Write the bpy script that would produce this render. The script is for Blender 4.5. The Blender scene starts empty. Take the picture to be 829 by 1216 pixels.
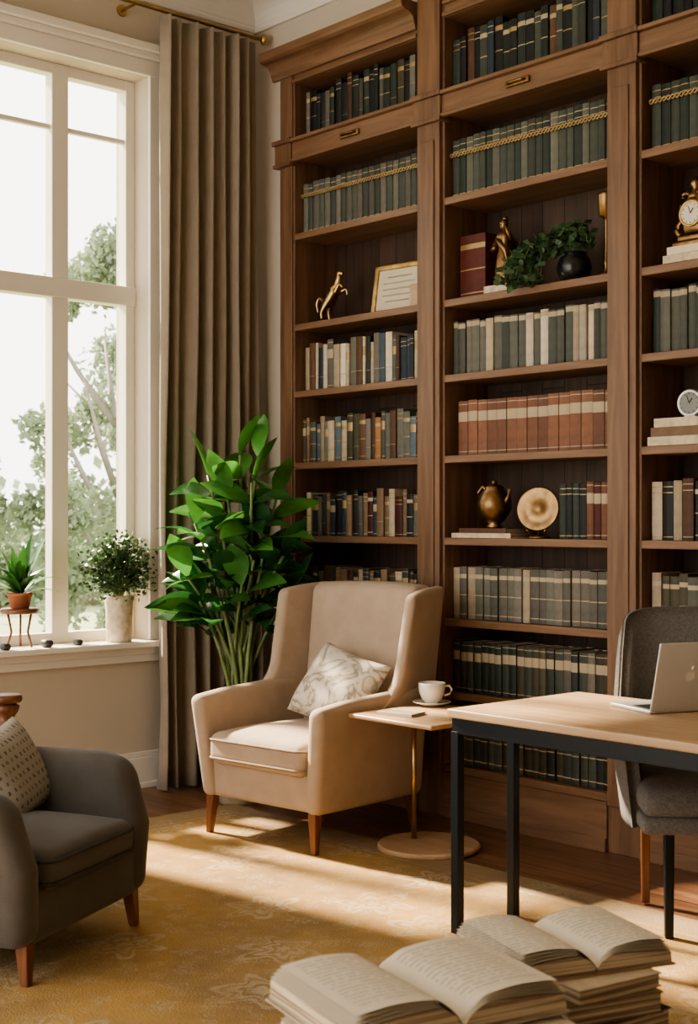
import bpy, bmesh, math, random
from mathutils import Vector, Matrix
R=random.Random(7)
S=bpy.context.scene; COL=S.collection
pi=math.pi
# ------------------------------------------------------------ materials
def nt(name):
    m=bpy.data.materials.new(name); m.use_nodes=True
    n=m.node_tree.nodes; l=m.node_tree.links
    return m,n,l,n["Principled BSDF"]
def mat(name,c,rough=.6,metal=0,var=.12,scale=12,bump=0,bscale=80,objvar=0,sheen=0,spec=None,transl=0):
    m,n,l,p=nt(name)
    p.inputs["Roughness"].default_value=rough; p.inputs["Metallic"].default_value=metal
    if spec is not None: p.inputs["Specular IOR Level"].default_value=spec
    if sheen: p.inputs["Sheen Weight"].default_value=sheen
    tc=n.new("ShaderNodeTexCoord")
    no=n.new("ShaderNodeTexNoise"); no.inputs["Scale"].default_value=scale; no.inputs["Detail"].default_value=5
    l.new(tc.outputs["Object"],no.inputs["Vector"])
    r=n.new("ShaderNodeValToRGB")
    r.color_ramp.elements[0].position=.3; r.color_ramp.elements[1].position=.7
    r.color_ramp.elements[0].color=[max(0,x*(1-var)) for x in c]+[1]
    r.color_ramp.elements[1].color=[min(1,x*(1+var)) for x in c]+[1]
    l.new(no.outputs["Fac"],r.inputs["Fac"])
    out=r.outputs["Color"]
    if objvar:
        oi=n.new("ShaderNodeObjectInfo"); mr=n.new("ShaderNodeMapRange")
        mr.inputs["To Min"].default_value=1-objvar; mr.inputs["To Max"].default_value=1+objvar
        l.new(oi.outputs["Random"],mr.inputs["Value"])
        hs=n.new("ShaderNodeHueSaturation"); l.new(out,hs.inputs["Color"]); l.new(mr.outputs["Result"],hs.inputs["Value"])
        out=hs.outputs["Color"]
    l.new(out,p.inputs["Base Color"])
    if bump:
        b=n.new("ShaderNodeTexNoise"); b.inputs["Scale"].default_value=bscale; b.inputs["Detail"].default_value=3
        l.new(tc.outputs["Object"],b.inputs["Vector"])
        bn=n.new("ShaderNodeBump"); bn.inputs["Strength"].default_value=bump; bn.inputs["Distance"].default_value=.01
        l.new(b.outputs["Fac"],bn.inputs["Height"]); l.new(bn.outputs["Normal"],p.inputs["Normal"])
    if transl:
        t=n.new("ShaderNodeBsdfTranslucent"); l.new(out,t.inputs["Color"])
        mx=n.new("ShaderNodeMixShader"); mx.inputs[0].default_value=transl
        l.new(p.outputs[0],mx.inputs[1]); l.new(t.outputs[0],mx.inputs[2]); l.new(mx.outputs[0],n["Material Output"].inputs["Surface"])
    return m
def wood(name,c1,c2,stretch=(1,1,8),scale=6,rough=.45,plank=None,dark2=(.62,.6,.58,1)):
    m,n,l,p=nt(name)
    tc=n.new("ShaderNodeTexCoord"); mp=n.new("ShaderNodeMapping")
    mp.inputs["Scale"].default_value=stretch
    l.new(tc.outputs["Object"],mp.inputs["Vector"])
    no=n.new("ShaderNodeTexNoise"); no.inputs["Scale"].default_value=scale; no.inputs["Detail"].default_value=8; no.inputs["Distortion"].default_value=.6
    l.new(mp.outputs[0],no.inputs["Vector"])
    r=n.new("ShaderNodeValToRGB"); r.color_ramp.elements[0].position=.32; r.color_ramp.elements[1].position=.7
    r.color_ramp.elements[0].color=list(c1)+[1]; r.color_ramp.elements[1].color=list(c2)+[1]
    l.new(no.outputs["Fac"],r.inputs["Fac"]); out=r.outputs["Color"]
    if plank:
        br=n.new("ShaderNodeTexBrick"); br.inputs["Scale"].default_value=1
        br.inputs["Brick Width"].default_value=plank[0]; br.inputs["Row Height"].default_value=plank[1]
        br.inputs["Mortar Size"].default_value=.003; br.inputs["Color1"].default_value=(1,1,1,1)
        br.inputs["Color2"].default_value=dark2; br.inputs["Mortar"].default_value=(.15,.13,.12,1)
        pm=n.new("ShaderNodeMapping"); pm.inputs["Rotation"].default_value=plank[2]
        l.new(tc.outputs["Object"],pm.inputs["Vector"]); l.new(pm.outputs[0],br.inputs["Vector"])
        mu=n.new("ShaderNodeMix"); mu.data_type='RGBA'; mu.blend_type='MULTIPLY'; mu.inputs[0].default_value=1
        l.new(out,mu.inputs[6]); l.new(br.outputs["Color"],mu.inputs[7]); out=mu.outputs[2]
    l.new(out,p.inputs["Base Color"]); p.inputs["Roughness"].default_value=rough
    bn=n.new("ShaderNodeBump"); bn.inputs["Strength"].default_value=.08; l.new(no.outputs["Fac"],bn.inputs["Height"]); l.new(bn.outputs[0],p.inputs["Normal"])
    return m
M={}
M['wall']=mat('wall_paint',(.55,.475,.375),.8,var=.03,scale=3)
M['white']=mat('trim_paint',(.74,.69,.60),.5,var=.02,scale=3)
M['ceil']=mat('ceiling_paint',(.75,.71,.64),.8,var=.02)
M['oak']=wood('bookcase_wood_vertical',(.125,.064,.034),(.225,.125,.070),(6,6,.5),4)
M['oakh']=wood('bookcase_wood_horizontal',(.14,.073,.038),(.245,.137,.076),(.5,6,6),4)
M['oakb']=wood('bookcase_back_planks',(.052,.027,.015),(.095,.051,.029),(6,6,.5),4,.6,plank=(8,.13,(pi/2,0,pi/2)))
M['floor']=wood('floor_planks',(.14,.066,.034),(.30,.155,.085),(.6,7,1),4,.35,plank=(1.4,.12,(0,0,0)),dark2=(.75,.72,.7,1))
M['desk']=wood('light_oak',(.42,.265,.145),(.54,.37,.22),(.6,7,7),4,.4)
M['legw']=wood('red_brown_wood',(.12,.042,.018),(.22,.085,.038),(6,6,.8),5,.35)
M['black']=mat('black_steel',(.02,.022,.025),.4,.6,var=.05)
M['brass']=mat('brass',(.50,.35,.16),.32,1,var=.15)
M['bronze']=mat('antique_bronze',(.27,.165,.08),.38,1,var=.35,scale=20)
M['curtain']=mat('taupe_curtain_cloth',(.33,.27,.205),.9,var=.05,bump=.15,bscale=250,sheen=.1,transl=.12)
M['beige']=mat('beige_linen_upholstery',(.43,.325,.24),.9,var=.06,bump=.25,bscale=300,sheen=.1)
M['beiged']=mat('beige_piping',(.30,.225,.16),.9)
M['grayf']=mat('charcoal_upholstery',(.088,.077,.065),.9,var=.1,bump=.25,bscale=300,sheen=.15)
M['grayp']=mat('charcoal_piping',(.05,.045,.038),.9)
M['grayc']=mat('slate_tweed_upholstery',(.135,.128,.118),.95,var=.25,scale=120,bump=.3,bscale=300)
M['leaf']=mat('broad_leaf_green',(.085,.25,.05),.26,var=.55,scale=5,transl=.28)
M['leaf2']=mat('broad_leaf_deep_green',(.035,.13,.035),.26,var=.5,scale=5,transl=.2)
M['leafd']=mat('small_leaf_green',(.055,.11,.04),.4,var=.5,scale=20,transl=.2)
M['leafv']=mat('vine_leaf_green',(.085,.15,.07),.35,var=.5,scale=30,transl=.2)
M['leafs']=mat('strap_leaf_green',(.045,.16,.03),.35,var=.4,scale=8,transl=.2)
M['stem']=mat('green_stem',(.19,.26,.10),.5,var=.3)
M['terra']=mat('terracotta',(.38,.15,.08),.8)
M['cream']=mat('cream_ceramic',(.56,.47,.34),.7,var=.25,scale=30)
M['dark']=mat('dark_glazed_ceramic',(.015,.016,.018),.2)
M['soil']=mat('soil',(.04,.025,.015),.95)
M['porcelain']=mat('white_porcelain',(.76,.70,.61),.2,var=.01)
M['silver']=mat('silver_aluminium',(.66,.65,.63),.4,.5,var=.02)
M['key']=mat('dark_keys',(.03,.03,.03),.6)
M['gold']=mat('gilding',(.55,.38,.16),.38,.95,var=.3,scale=30)
M['dial']=mat('clock_dial',(.66,.61,.52),.5,var=.02)
M['ink']=mat('ink',(.05,.045,.04),.7)
M['pageplain']=mat('paper',(.68,.59,.45),.8,var=.05)
M['lawn']=mat('lawn',(.26,.30,.16),.9,var=.2)
M['treeleaf']=mat('hazy_tree_leaves',(.20,.25,.16),.9,var=.4,scale=1.5,transl=.3)  # outdoor haze is put into the pale leaf colour
M['bark']=mat('hazy_bark',(.24,.22,.19),.9)  # bark colour paled too, to stand in for haze
M['stone']=mat('dark_stone',(.05,.045,.045),.5)
def glass():
    m,n,l,p=nt('window_glass'); n.remove(p)
    t=n.new("ShaderNodeBsdfTransparent"); g=n.new("ShaderNodeBsdfGlossy"); g.inputs["Roughness"].default_value=.02
    mx=n.new("ShaderNodeMixShader"); mx.inputs[0].default_value=.04
    l.new(t.outputs[0],mx.inputs[1]); l.new(g.outputs[0],mx.inputs[2]); l.new(mx.outputs[0],n["Material Output"].inputs["Surface"])
    return m
M['glass']=glass()
def pages_mat(name,axis_scale,text=False):
    m,n,l,p=nt(name); tc=n.new("ShaderNodeTexCoord")
    base=(.62,.52,.38,1)
    if text:
        sp=n.new("ShaderNodeSeparateXYZ"); l.new(tc.outputs["Object"],sp.inputs[0])
        def mt(op,a,b=None):
            x=n.new("ShaderNodeMath"); x.operation=op
            for k,v in ((0,a),(1,b)):
                if v is None: continue
                if hasattr(v,'links'): l.new(v,x.inputs[k])
                else: x.inputs[k].default_value=v
            return x.outputs[0]
        rowf=mt('GREATER_THAN',mt('FRACT',mt('MULTIPLY',sp.outputs[1],60.)),.5)
        mp=n.new("ShaderNodeMapping"); mp.inputs["Scale"].default_value=(80,60,1)
        l.new(tc.outputs["Object"],mp.inputs["Vector"])
        wn=n.new("ShaderNodeTexNoise"); wn.inputs["Scale"].default_value=1; l.new(mp.outputs[0],wn.inputs["Vector"])
        words=mt('GREATER_THAN',wn.outputs["Fac"],.42)
        mg=mt('MULTIPLY',mt('LESS_THAN',mt('ABSOLUTE',mt('SUBTRACT',mt('ABSOLUTE',sp.outputs[0]),.115)),.083),mt('LESS_THAN',mt('ABSOLUTE',sp.outputs[1]),.135))
        f=mt('MULTIPLY',mt('MULTIPLY',mt('MULTIPLY',rowf,words),mg),.42)
        mx=n.new("ShaderNodeMix"); mx.data_type='RGBA'; l.new(f,mx.inputs[0]); mx.inputs[6].default_value=(.66,.57,.44,1); mx.inputs[7].default_value=(.22,.19,.15,1)
        l.new(mx.outputs[2],p.inputs["Base Color"])
    else:
        w=n.new("ShaderNodeTexNoise"); mp=n.new("ShaderNodeMapping"); mp.inputs["Scale"].default_value=axis_scale
        l.new(tc.outputs["Object"],mp.inputs["Vector"]); l.new(mp.outputs[0],w.inputs["Vector"]); w.inputs["Scale"].default_value=1; w.inputs["Detail"].default_value=4
        r=n.new("ShaderNodeValToRGB"); r.color_ramp.elements[0].position=.40; r.color_ramp.elements[1].position=.56
        r.color_ramp.elements[0].color=(.20,.14,.09,1); r.color_ramp.elements[1].color=base
        l.new(w.outputs["Fac"],r.inputs["Fac"]); l.new(r.outputs[0],p.inputs["Base Color"])
    p.inputs["Roughness"].default_value=.85
    return m
M['pedge']=pages_mat('page_edges',(2,2,170))
M['ptext']=pages_mat('printed_page',None,True)
def rug_mat():
    m,n,l,p=nt('gold_floral_rug')
    tc=n.new("ShaderNodeTexCoord")
    def math_(op,a,b=None,v=None):
        x=n.new("ShaderNodeMath"); x.operation=op
        if hasattr(a,'links') : l.new(a,x.inputs[0])
        else: x.inputs[0].default_value=a
        if b is not None:
            if hasattr(b,'links'): l.new(b,x.inputs[1])
            else: x.inputs[1].default_value=b
        return x.outputs[0]
    wob=n.new("ShaderNodeTexNoise"); wob.inputs["Scale"].default_value=5; wob.inputs["Detail"].default_value=3
    l.new(tc.outputs["Object"],wob.inputs["Vector"])
    wa=n.new("ShaderNodeVectorMath"); wa.operation='MULTIPLY_ADD'; l.new(wob.outputs["Color"],wa.inputs[0]); wa.inputs[1].default_value=(.14,.14,0); l.new(tc.outputs["Object"],wa.inputs[2])
    co=wa.outputs[0]
    def soft(a,lo,hi):
        x=n.new("ShaderNodeMapRange"); x.inputs["From Min"].default_value=lo; x.inputs["From Max"].default_value=hi; l.new(a,x.inputs["Value"]); return x.outputs[0]
    def flower(scale,petals,rad,freq=13.):
        v=n.new("ShaderNodeTexVoronoi"); v.voronoi_dimensions='2D'; v.inputs["Scale"].default_value=scale; v.inputs["Randomness"].default_value=.8
        l.new(co,v.inputs["Vector"])
        sub=n.new("ShaderNodeVectorMath"); sub.operation='SUBTRACT'
        l.new(co,sub.inputs[0]); l.new(v.outputs["Position"],sub.inputs[1])
        sp=n.new("ShaderNodeSeparateXYZ"); l.new(sub.outputs[0],sp.inputs[0])
        ang=math_('ARCTAN2',sp.outputs[0],sp.outputs[1])
        c=math_('COSINE',math_('MULTIPLY',ang,petals))
        rr=math_('ADD',math_('MULTIPLY',c,.2*rad),.72*rad)
        q=math_('DIVIDE',v.outputs["Distance"],rr)
        inside=soft(q,1.05,.92)
        ring=soft(math_('SINE',math_('MULTIPLY',q,freq)),-.7,.2)
        return math_('MULTIPLY',inside,ring)
    f1=flower(2.1,6,.36,16.); f2=flower(6.0,5,.34); f3=flower(11.,4,.33,9.)
    pat=math_('MAXIMUM',math_('MAXIMUM',f1,math_('MULTIPLY',f2,.65)),math_('MULTIPLY',f3,.4))
    wear=n.new("ShaderNodeTexNoise"); wear.inputs["Scale"].default_value=4; wear.inputs["Detail"].default_value=10; wear.inputs["Roughness"].default_value=.75
    l.new(tc.outputs["Object"],wear.inputs["Vector"])
    wr=n.new("ShaderNodeMapRange"); wr.inputs["From Min"].default_value=.38; wr.inputs["From Max"].default_value=.62; l.new(wear.outputs["Fac"],wr.inputs["Value"])
    pat=math_('MULTIPLY',math_('MULTIPLY',pat,math_('ADD',math_('MULTIPLY',wr.outputs[0],.85),.15)),.72)
    big=n.new("ShaderNodeTexNoise"); big.inputs["Scale"].default_value=1.5; big.inputs["Detail"].default_value=8; big.inputs["Roughness"].default_value=.62
    l.new(tc.outputs["Object"],big.inputs["Vector"])
    r=n.new("ShaderNodeValToRGB"); r.color_ramp.elements[0].position=.36; r.color_ramp.elements[1].position=.64
    r.color_ramp.elements[0].color=(.25,.165,.085,1); r.color_ramp.elements[1].color=(.45,.28,.105,1)
    l.new(big.outputs["Fac"],r.inputs["Fac"])
    mx=n.new("ShaderNodeMix"); mx.data_type='RGBA'; l.new(pat,mx.inputs[0]); l.new(r.outputs[0],mx.inputs[6]); mx.inputs[7].default_value=(.50,.42,.31,1)
    sp=n.new("ShaderNodeSeparateXYZ"); l.new(tc.outputs["Object"],sp.inputs[0])
    ex=math_('SUBTRACT',1.96,math_('ABSOLUTE',sp.outputs[0])); ey=math_('SUBTRACT',1.75,math_('ABSOLUTE',sp.outputs[1]))
    e=math_('MINIMUM',ex,ey); b=math_('LESS_THAN',e,.16); b2=math_('LESS_THAN',math_('ABSOLUTE',math_('SUBTRACT',e,.19)),.012)
    mx2=n.new("ShaderNodeMix"); mx2.data_type='RGBA'; l.new(math_('MULTIPLY',math_('MAXIMUM',b,b2),.5),mx2.inputs[0]); l.new(mx.outputs[2],mx2.inputs[6]); mx2.inputs[7].default_value=(.22,.18,.135,1)
    l.new(mx2.outputs[2],p.inputs["Base Color"]); p.inputs["Roughness"].default_value=.95; p.inputs["Specular IOR Level"].default_value=.1
    bn=n.new("ShaderNodeBump"); bn.inputs["Strength"].default_value=.5; bn.inputs["Distance"].default_value=.006
    fn=n.new("ShaderNodeTexNoise"); fn.inputs["Scale"].default_value=160; l.new(tc.outputs["Object"],fn.inputs["Vector"]); l.new(fn.outputs["Fac"],bn.inputs["Height"]); l.new(bn.outputs[0],p.inputs["Normal"])
    return m
M['rug']=rug_mat()
def pillow_mat(name,kind):
    m,n,l,p=nt(name); tc=n.new("ShaderNodeTexCoord")
    r=n.new("ShaderNodeValToRGB")
    if kind=='branch':
        no=n.new("ShaderNodeTexNoise"); no.inputs["Scale"].default_value=6; no.inputs["Detail"].default_value=6; no.inputs["Distortion"].default_value=2.0
        l.new(tc.outputs["Object"],no.inputs["Vector"])
        e=r.color_ramp.elements; e[0].position=.38; e[0].color=(.64,.57,.48,1); e[1].position=.62; e[1].color=(.64,.57,.48,1)
        k=e.new(.50); k.color=(.26,.23,.18,1); k=e.new(.455); k.color=(.58,.51,.42,1); k=e.new(.545); k.color=(.5,.44,.35,1)
        l.new(no.outputs["Fac"],r.inputs["Fac"]); l.new(r.outputs[0],p.inputs["Base Color"])
    else:
        br=n.new("ShaderNodeTexBrick"); br.inputs["Brick Width"].default_value=.026; br.inputs["Row Height"].default_value=.030; br.inputs["Scale"].default_value=1
        br.inputs["Mortar Size"].default_value=.009; br.inputs["Color1"].default_value=(.10,.09,.08,1); br.inputs["Color2"].default_value=(.2,.18,.155,1); br.inputs["Mortar"].default_value=(.36,.32,.27,1)
        wv=n.new("ShaderNodeTexNoise"); wv.inputs["Scale"].default_value=60; l.new(tc.outputs["Object"],wv.inputs["Vector"])
        wa=n.new("ShaderNodeVectorMath"); wa.operation='MULTIPLY_ADD'; l.new(wv.outputs["Color"],wa.inputs[0]); wa.inputs[1].default_value=(.02,.006,0); l.new(tc.outputs["Object"],wa.inputs[2])
        l.new(wa.outputs[0],br.inputs["Vector"]); l.new(br.outputs["Color"],p.inputs["Base Color"])
    p.inputs["Roughness"].default_value=.95
    return m
M['pil1']=pillow_mat('botanical_print_cloth','branch'); M['pil2']=pillow_mat('script_print_cloth','text')
# ------------------------------------------------------------ mesh building
class MB:
    def __init__(s): s.V=[];s.F=[];s.I=[]
    def add(s,V,F,i=0):
        b=len(s.V); s.V+= [tuple(v) for v in V]; s.F+=[tuple(b+k for k in f) for f in F]; s.I+=[i]*len(F); return s
    def box(s,x0,x1,y0,y1,z0,z1,i=0):
        V=[(x0,y0,z0),(x1,y0,z0),(x1,y1,z0),(x0,y1,z0),(x0,y0,z1),(x1,y0,z1),(x1,y1,z1),(x0,y1,z1)]
        return s.add(V,[(0,3,2,1),(4,5,6,7),(0,1,5,4),(1,2,6,5),(2,3,7,6),(3,0,4,7)],i)
    def ext(s,prof,fn,a,b,i=0):
        n=len(prof); V=[fn(u,v,a) for u,v in prof]+[fn(u,v,b) for u,v in prof]
        F=[(k,(k+1)%n,n+(k+1)%n,n+k) for k in range(n)]+[tuple(range(n))[::-1],tuple(range(n,2*n))]
        return s.add(V,F,i)
    def lathe(s,prof,seg=24,i=0,c=(0,0,0),M4=None,fn=None):
        V=[];F=[];n=len(prof)
        for k in range(seg):
            a=2*pi*k/seg
            for r,z in prof:
                if fn: r=fn(r,z,a)
                V.append(Vector((r*math.cos(a),r*math.sin(a),z)))
        for k in range(seg):
            k2=(k+1)%seg
            for j in range(n-1): F.append((k*n+j,k2*n+j,k2*n+j+1,k*n+j+1))
        if prof[0][0]>1e-5: F.append(tuple(k*n for k in range(seg))[::-1])
        if prof[-1][0]>1e-5: F.append(tuple(k*n+n-1 for k in range(seg)))
        if M4 is not None: V=[M4@v for v in V]
        V=[v+Vector(c) for v in V]
        return s.add(V,F,i)
    def tube(s,pts,r,seg=8,i=0,closed=False):
        pts=[Vector(p) for p in pts]; n=len(pts); V=[];F=[]
        for k,p in enumerate(pts):
            if closed: d=pts[(k+1)%n]-pts[k-1]
            else: d=pts[min(k+1,n-1)]-pts[max(k-1,0)]
            d.normalize(); u=d.orthogonal().normalized() if abs(d.z)>.95 else d.cross(Vector((0,0,1))).normalized()
            w=d.cross(u).normalized(); rr=r[k] if isinstance(r,(list,tuple)) else r
            for j in range(seg):
                a=2*pi*j/seg; V.append(p+u*rr*math.cos(a)+w*rr*math.sin(a))
        for k in range(n if closed else n-1):
            k2=(k+1)%n
            for j in range(seg):
                j2=(j+1)%seg; F.append((k*seg+j,k*seg+j2,k2*seg+j2,k2*seg+j))
        if not closed: F.append(tuple(range(seg))[::-1]); F.append(tuple((n-1)*seg+j for j in range(seg)))
        return s.add(V,F,i)
    def rbox(s,x0,x1,y0,y1,z0,z1,r,fn=None,n=6,puff=0,i=0):
        c=Vector(((x0+x1)/2,(y0+y1)/2,(z0+z1)/2)); h=Vector(((x1-x0)/2,(y1-y0)/2,(z1-z0)/2)); r=min(r,h.x,h.y,h.z)
        def co(H):
            a=[-H,-H+r*.3,-H+r*.65,-H+r]; b=[-v for v in a[::-1]]
            m=[(-H+r)+(2*(H-r))*k/(n+1) for k in range(1,n+1)] if H-r>1e-4 else []
            o=a+m+b; q=[]
            for v in o:
                if not q or v-q[-1]>1e-6: q.append(v)
            return q
        cs=[co(h.x),co(h.y),co(h.z)]
        idx={};V=[];F=[]
        def vid(p):
            k=tuple(round(t,6) for t in p)
            if k not in idx:
                P=Vector(p); Q=Vector([max(-h[a]+r,min(h[a]-r,P[a])) for a in range(3)]); d=P-Q
                if d.length>1e-9: P=Q+d.normalized()*r
                if puff:
                    g=(1-(P.x/h.x)**2)*(1-(P.y/h.y)**2); P.z+=puff*g*(1 if P.z>0 else -.0)
                P=P+c
                if fn: P=Vector(fn(P))
                idx[k]=len(V); V.append(P)
            return idx[k]
        for ax in range(3):
            a,b=[q for q in range(3) if q!=ax]
            for sg in (-1,1):
                for u in range(len(cs[a])-1):
                    for v in range(len(cs[b])-1):
                        q=[]
                        for du,dv in ((0,0),(1,0),(1,1),(0,1)):
                            p=[0,0,0]; p[ax]=sg*h[ax]; p[a]=cs[a][u+du]; p[b]=cs[b][v+dv]; q.append(vid(p))
                        flip=(sg>0)==(ax==1)
                        F.append(tuple(q[::-1] if flip else q))
        return s.add(V,F,i)
    def leaf(s,p,d,L,W,droop=.3,nseg=6,fold=.2,i=0,roll=0,pw=.85):
        p=Vector(p); d=Vector(d).normalized(); side=d.cross(Vector((0,0,1)))
        if side.length<.05: side=Vector((1,0,0))
        side.normalize(); side=(Matrix.Rotation(roll,3,d)@side)
        V=[];F=[]
        for k in range(nseg+1):
            t=k/nseg; c=p+d*L*t-Vector((0,0,1))*droop*L*t*t
            w=W/2*math.sin(pi*min(1,t**pw*.97+.02))+.001
            up=side.cross(d).normalized()
            V+= [c-side*w+up*w*fold, c, c+side*w+up*w*fold]
        for k in range(nseg):
            a=k*3; F+=[(a,a+1,a+4,a+3),(a+1,a+2,a+5,a+4)]
        return s.add(V,F,i)
    def obj(s,name,mats,parent=None,loc=(0,0,0),rot=(0,0,0),smooth=False,bevel=0,bseg=2,sub=0,label=None,center=False,**kw):
        V=s.V
        if center:
            mn=[min(v[a] for v in V) for a in range(3)]; mx=[max(v[a] for v in V) for a in range(3)]
            c=Vector(((mn[0]+mx[0])/2,(mn[1]+mx[1])/2,(mn[2]+mx[2])/2)); V=[tuple(Vector(v)-c) for v in V]
            loc=Vector(loc)+c
        me=bpy.data.meshes.new(name); me.from_pydata(V,[],s.F)
        for m in (mats if isinstance(mats,(list,tuple)) else [mats]): me.materials.append(m)
        me.polygons.foreach_set("material_index",s.I)
        if smooth: me.polygons.foreach_set("use_smooth",[True]*len(s.F))
        me.update()
        o=bpy.data.objects.new(name,me); COL.objects.link(o); o.location=loc; o.rotation_euler=rot
        if parent: o.parent=parent
        if bevel:
            b=o.modifiers.new("bevel",'BEVEL'); b.width=bevel; b.segments=bseg; b.limit_method='ANGLE'
            if smooth: b.harden_normals=True
        if sub:
            q=o.modifiers.new("sub",'SUBSURF'); q.levels=sub; q.render_levels=sub
        if label: o["label"]=label
        for k,v in kw.items(): o[k]=v
        return o
def thing(name,label,category,loc=(0,0,0),rz=0,group=None):
    e=bpy.data.objects.new(name,None); e.empty_display_size=.1; COL.objects.link(e); e.location=loc; e.rotation_euler=(0,0,rz)
    e["label"]=label; e["category"]=category
    if group: e["group"]=group
    return e
def skin(name,verts,edges,radii,m,parent,loc=(0,0,0),scale=1,sub=2):
    me=bpy.data.meshes.new(name); me.from_pydata([tuple(Vector(v)*scale) for v in verts],edges,[]); me.materials.append(m)
    o=bpy.data.objects.new(name,me); COL.objects.link(o); o.location=loc; o.parent=parent
    sk=o.modifiers.new("skin",'SKIN'); sk.use_smooth_shade=True
    for k,r in enumerate(radii):
        me.skin_vertices[0].data[k].radius=(r*scale,r*scale)
    me.skin_vertices[0].data[0].use_root=True
    q=o.modifiers.new("sub",'SUBSURF'); q.levels=sub; q.render_levels=sub
    return o
ST=dict(kind="structure")
# ------------------------------------------------------------ room
MB().box(-.3,7.1,-6.6,.35,-.1,0).obj("floor",M['floor'],**ST)
MB().box(-.3,7.1,-6.6,.35,4.3,4.4).obj("ceiling",M['ceil'],**ST)
w=MB(); w.box(-.3,0,-3.6,-2.06,0,4.3).box(-.3,0,-6.5,-5.4,0,4.3).box(-.3,0,-.72,.35,0,4.3)
for a,c in ((-2.06,-.72),(-5.4,-3.6)): w.box(-.3,0,a,c,0,.74).box(-.3,0,a,c,3.72,4.3)  # second opening is out of view, cut for the added window
w.obj("wall_left",M['wall'],**ST)
MB().box(7,7.1,-6.6,.35,0,4.3).obj("unseen_wall_right",M['wall'],**ST)  # unseen wall, added to cut ambient light from the open side
MB().box(4.3,7,-6.6,-6.5,0,4.3).box(-.3,4.3,-6.6,-6.5,4.0,4.3).obj("unseen_wall_front",M['wall'],**ST)  # unseen wall, added with a wide gap that lets in fill light
w=MB(); w.box(0,7,.26,.35,0,4.3).box(0,.30,0,.26,0,4.3).box(.30,1.42,0,.26,3.90,4.3).box(1.42,3.82,0,.26,4.17,4.3).box(3.82,7,0,.26,0,4.3)
w.obj("wall_back",M['wall'],**ST)
prof=[(0,0),(.02,0),(.025,.015),(.022,.03)]+[(.025+.115*(1-math.cos(k*pi/2/8)),.035+.095*math.sin(k*pi/2/8)) for k in range(9)]+[(.155,.135),(.165,.15),(.18,.155),(.18,.19),(0,.19)]
MB().ext(prof,lambda u,v,t:(u,t,4.11+v),-6.5,0).obj("trim_1",M['white'],**ST)
MB().ext(prof,lambda u,v,t:(t,-u,4.11+v),.0,6.9).obj("trim_2",M['white'],**ST)
w=MB(); w.box(0,.022,-6.5,-.005,0,.16).box(0,.032,-6.5,-.005,0,.03).box(0,.016,-6.5,-.005,.16,.19); w.obj("baseboard_left",M['white'],bevel=.004,**ST)
w=MB(); w.box(.03,.30,-.022,0,0,.16).box(.03,.30,-.016,0,.16,.19); w.obj("baseboard_back",M['white'],bevel=.004,**ST)
w=MB(); w.box(0,.025,-.72,-.635,.77,3.74).box(0,.035,-.655,-.635,.77,3.74).box(0,.025,-2.145,-2.06,.77,3.74)
w.box(0,.03,-2.145,-.635,3.72,3.80).box(0,.06,-2.18,-.60,3.80,3.83).box(0,.09,-2.21,-.58,3.83,3.87); w.obj("trim_3",M['white'],bevel=.004,**ST)
w=MB(); w.box(-.15,.10,-2.18,-.60,.74,.77).box(0,.03,-2.16,-.62,.66,.74).box(0,.045,-2.16,-.62,.70,.74); w.obj("trim_4",M['white'],bevel=.005,**ST)
w=MB(); X0,X1=-.19,-.12
lights=[(-1.12,-.775),(-1.56,-1.215),(-2.0,-1.655)]
for a,b in ((-.775,-.72),(-1.215,-1.12),(-1.655,-1.56),(-2.06,-2.0)): w.box(X0,X1,a,b,.77,3.72)
w.box(X0+.002,X1-.002,-2.06,-.72,.77,.825).box(X0+.002,X1-.002,-2.06,-.72,3.665,3.72).box(X0-.002,X1+.012,-2.06,-.72,2.53,2.63)
for a,b in lights: w.box(-.165,-.135,a,b,3.385,3.41)
for a,b in lights:
    w.add([(-.15,a,.82),(-.15,b,.82),(-.15,b,3.67),(-.15,a,3.67)],[(0,1,2,3)],1)
w.obj("window_1",[M['white'],M['glass']],bevel=.004,**ST)
w=MB()
for a,b in ((-5.4,-5.34),(-4.55,-4.45),(-3.66,-3.6)): w.box(X0,X1,a,b,.74,3.72)
w.box(X0,X1,-5.34,-3.66,2.53,2.63).box(X0,X1,-5.34,-3.66,.74,.80).box(X0,X1,-5.34,-3.66,3.66,3.72); w.obj("added_window_2",M['white'],**ST)  # window out of view, added so more sunlight bounces inside
MB().box(-1.96,1.96,-1.75,1.75,0,.008).obj("rug",M['rug'],loc=(2.64,-2.42,0),label="gold floral rug with faded grey border on wood floor",category="rug")
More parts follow.
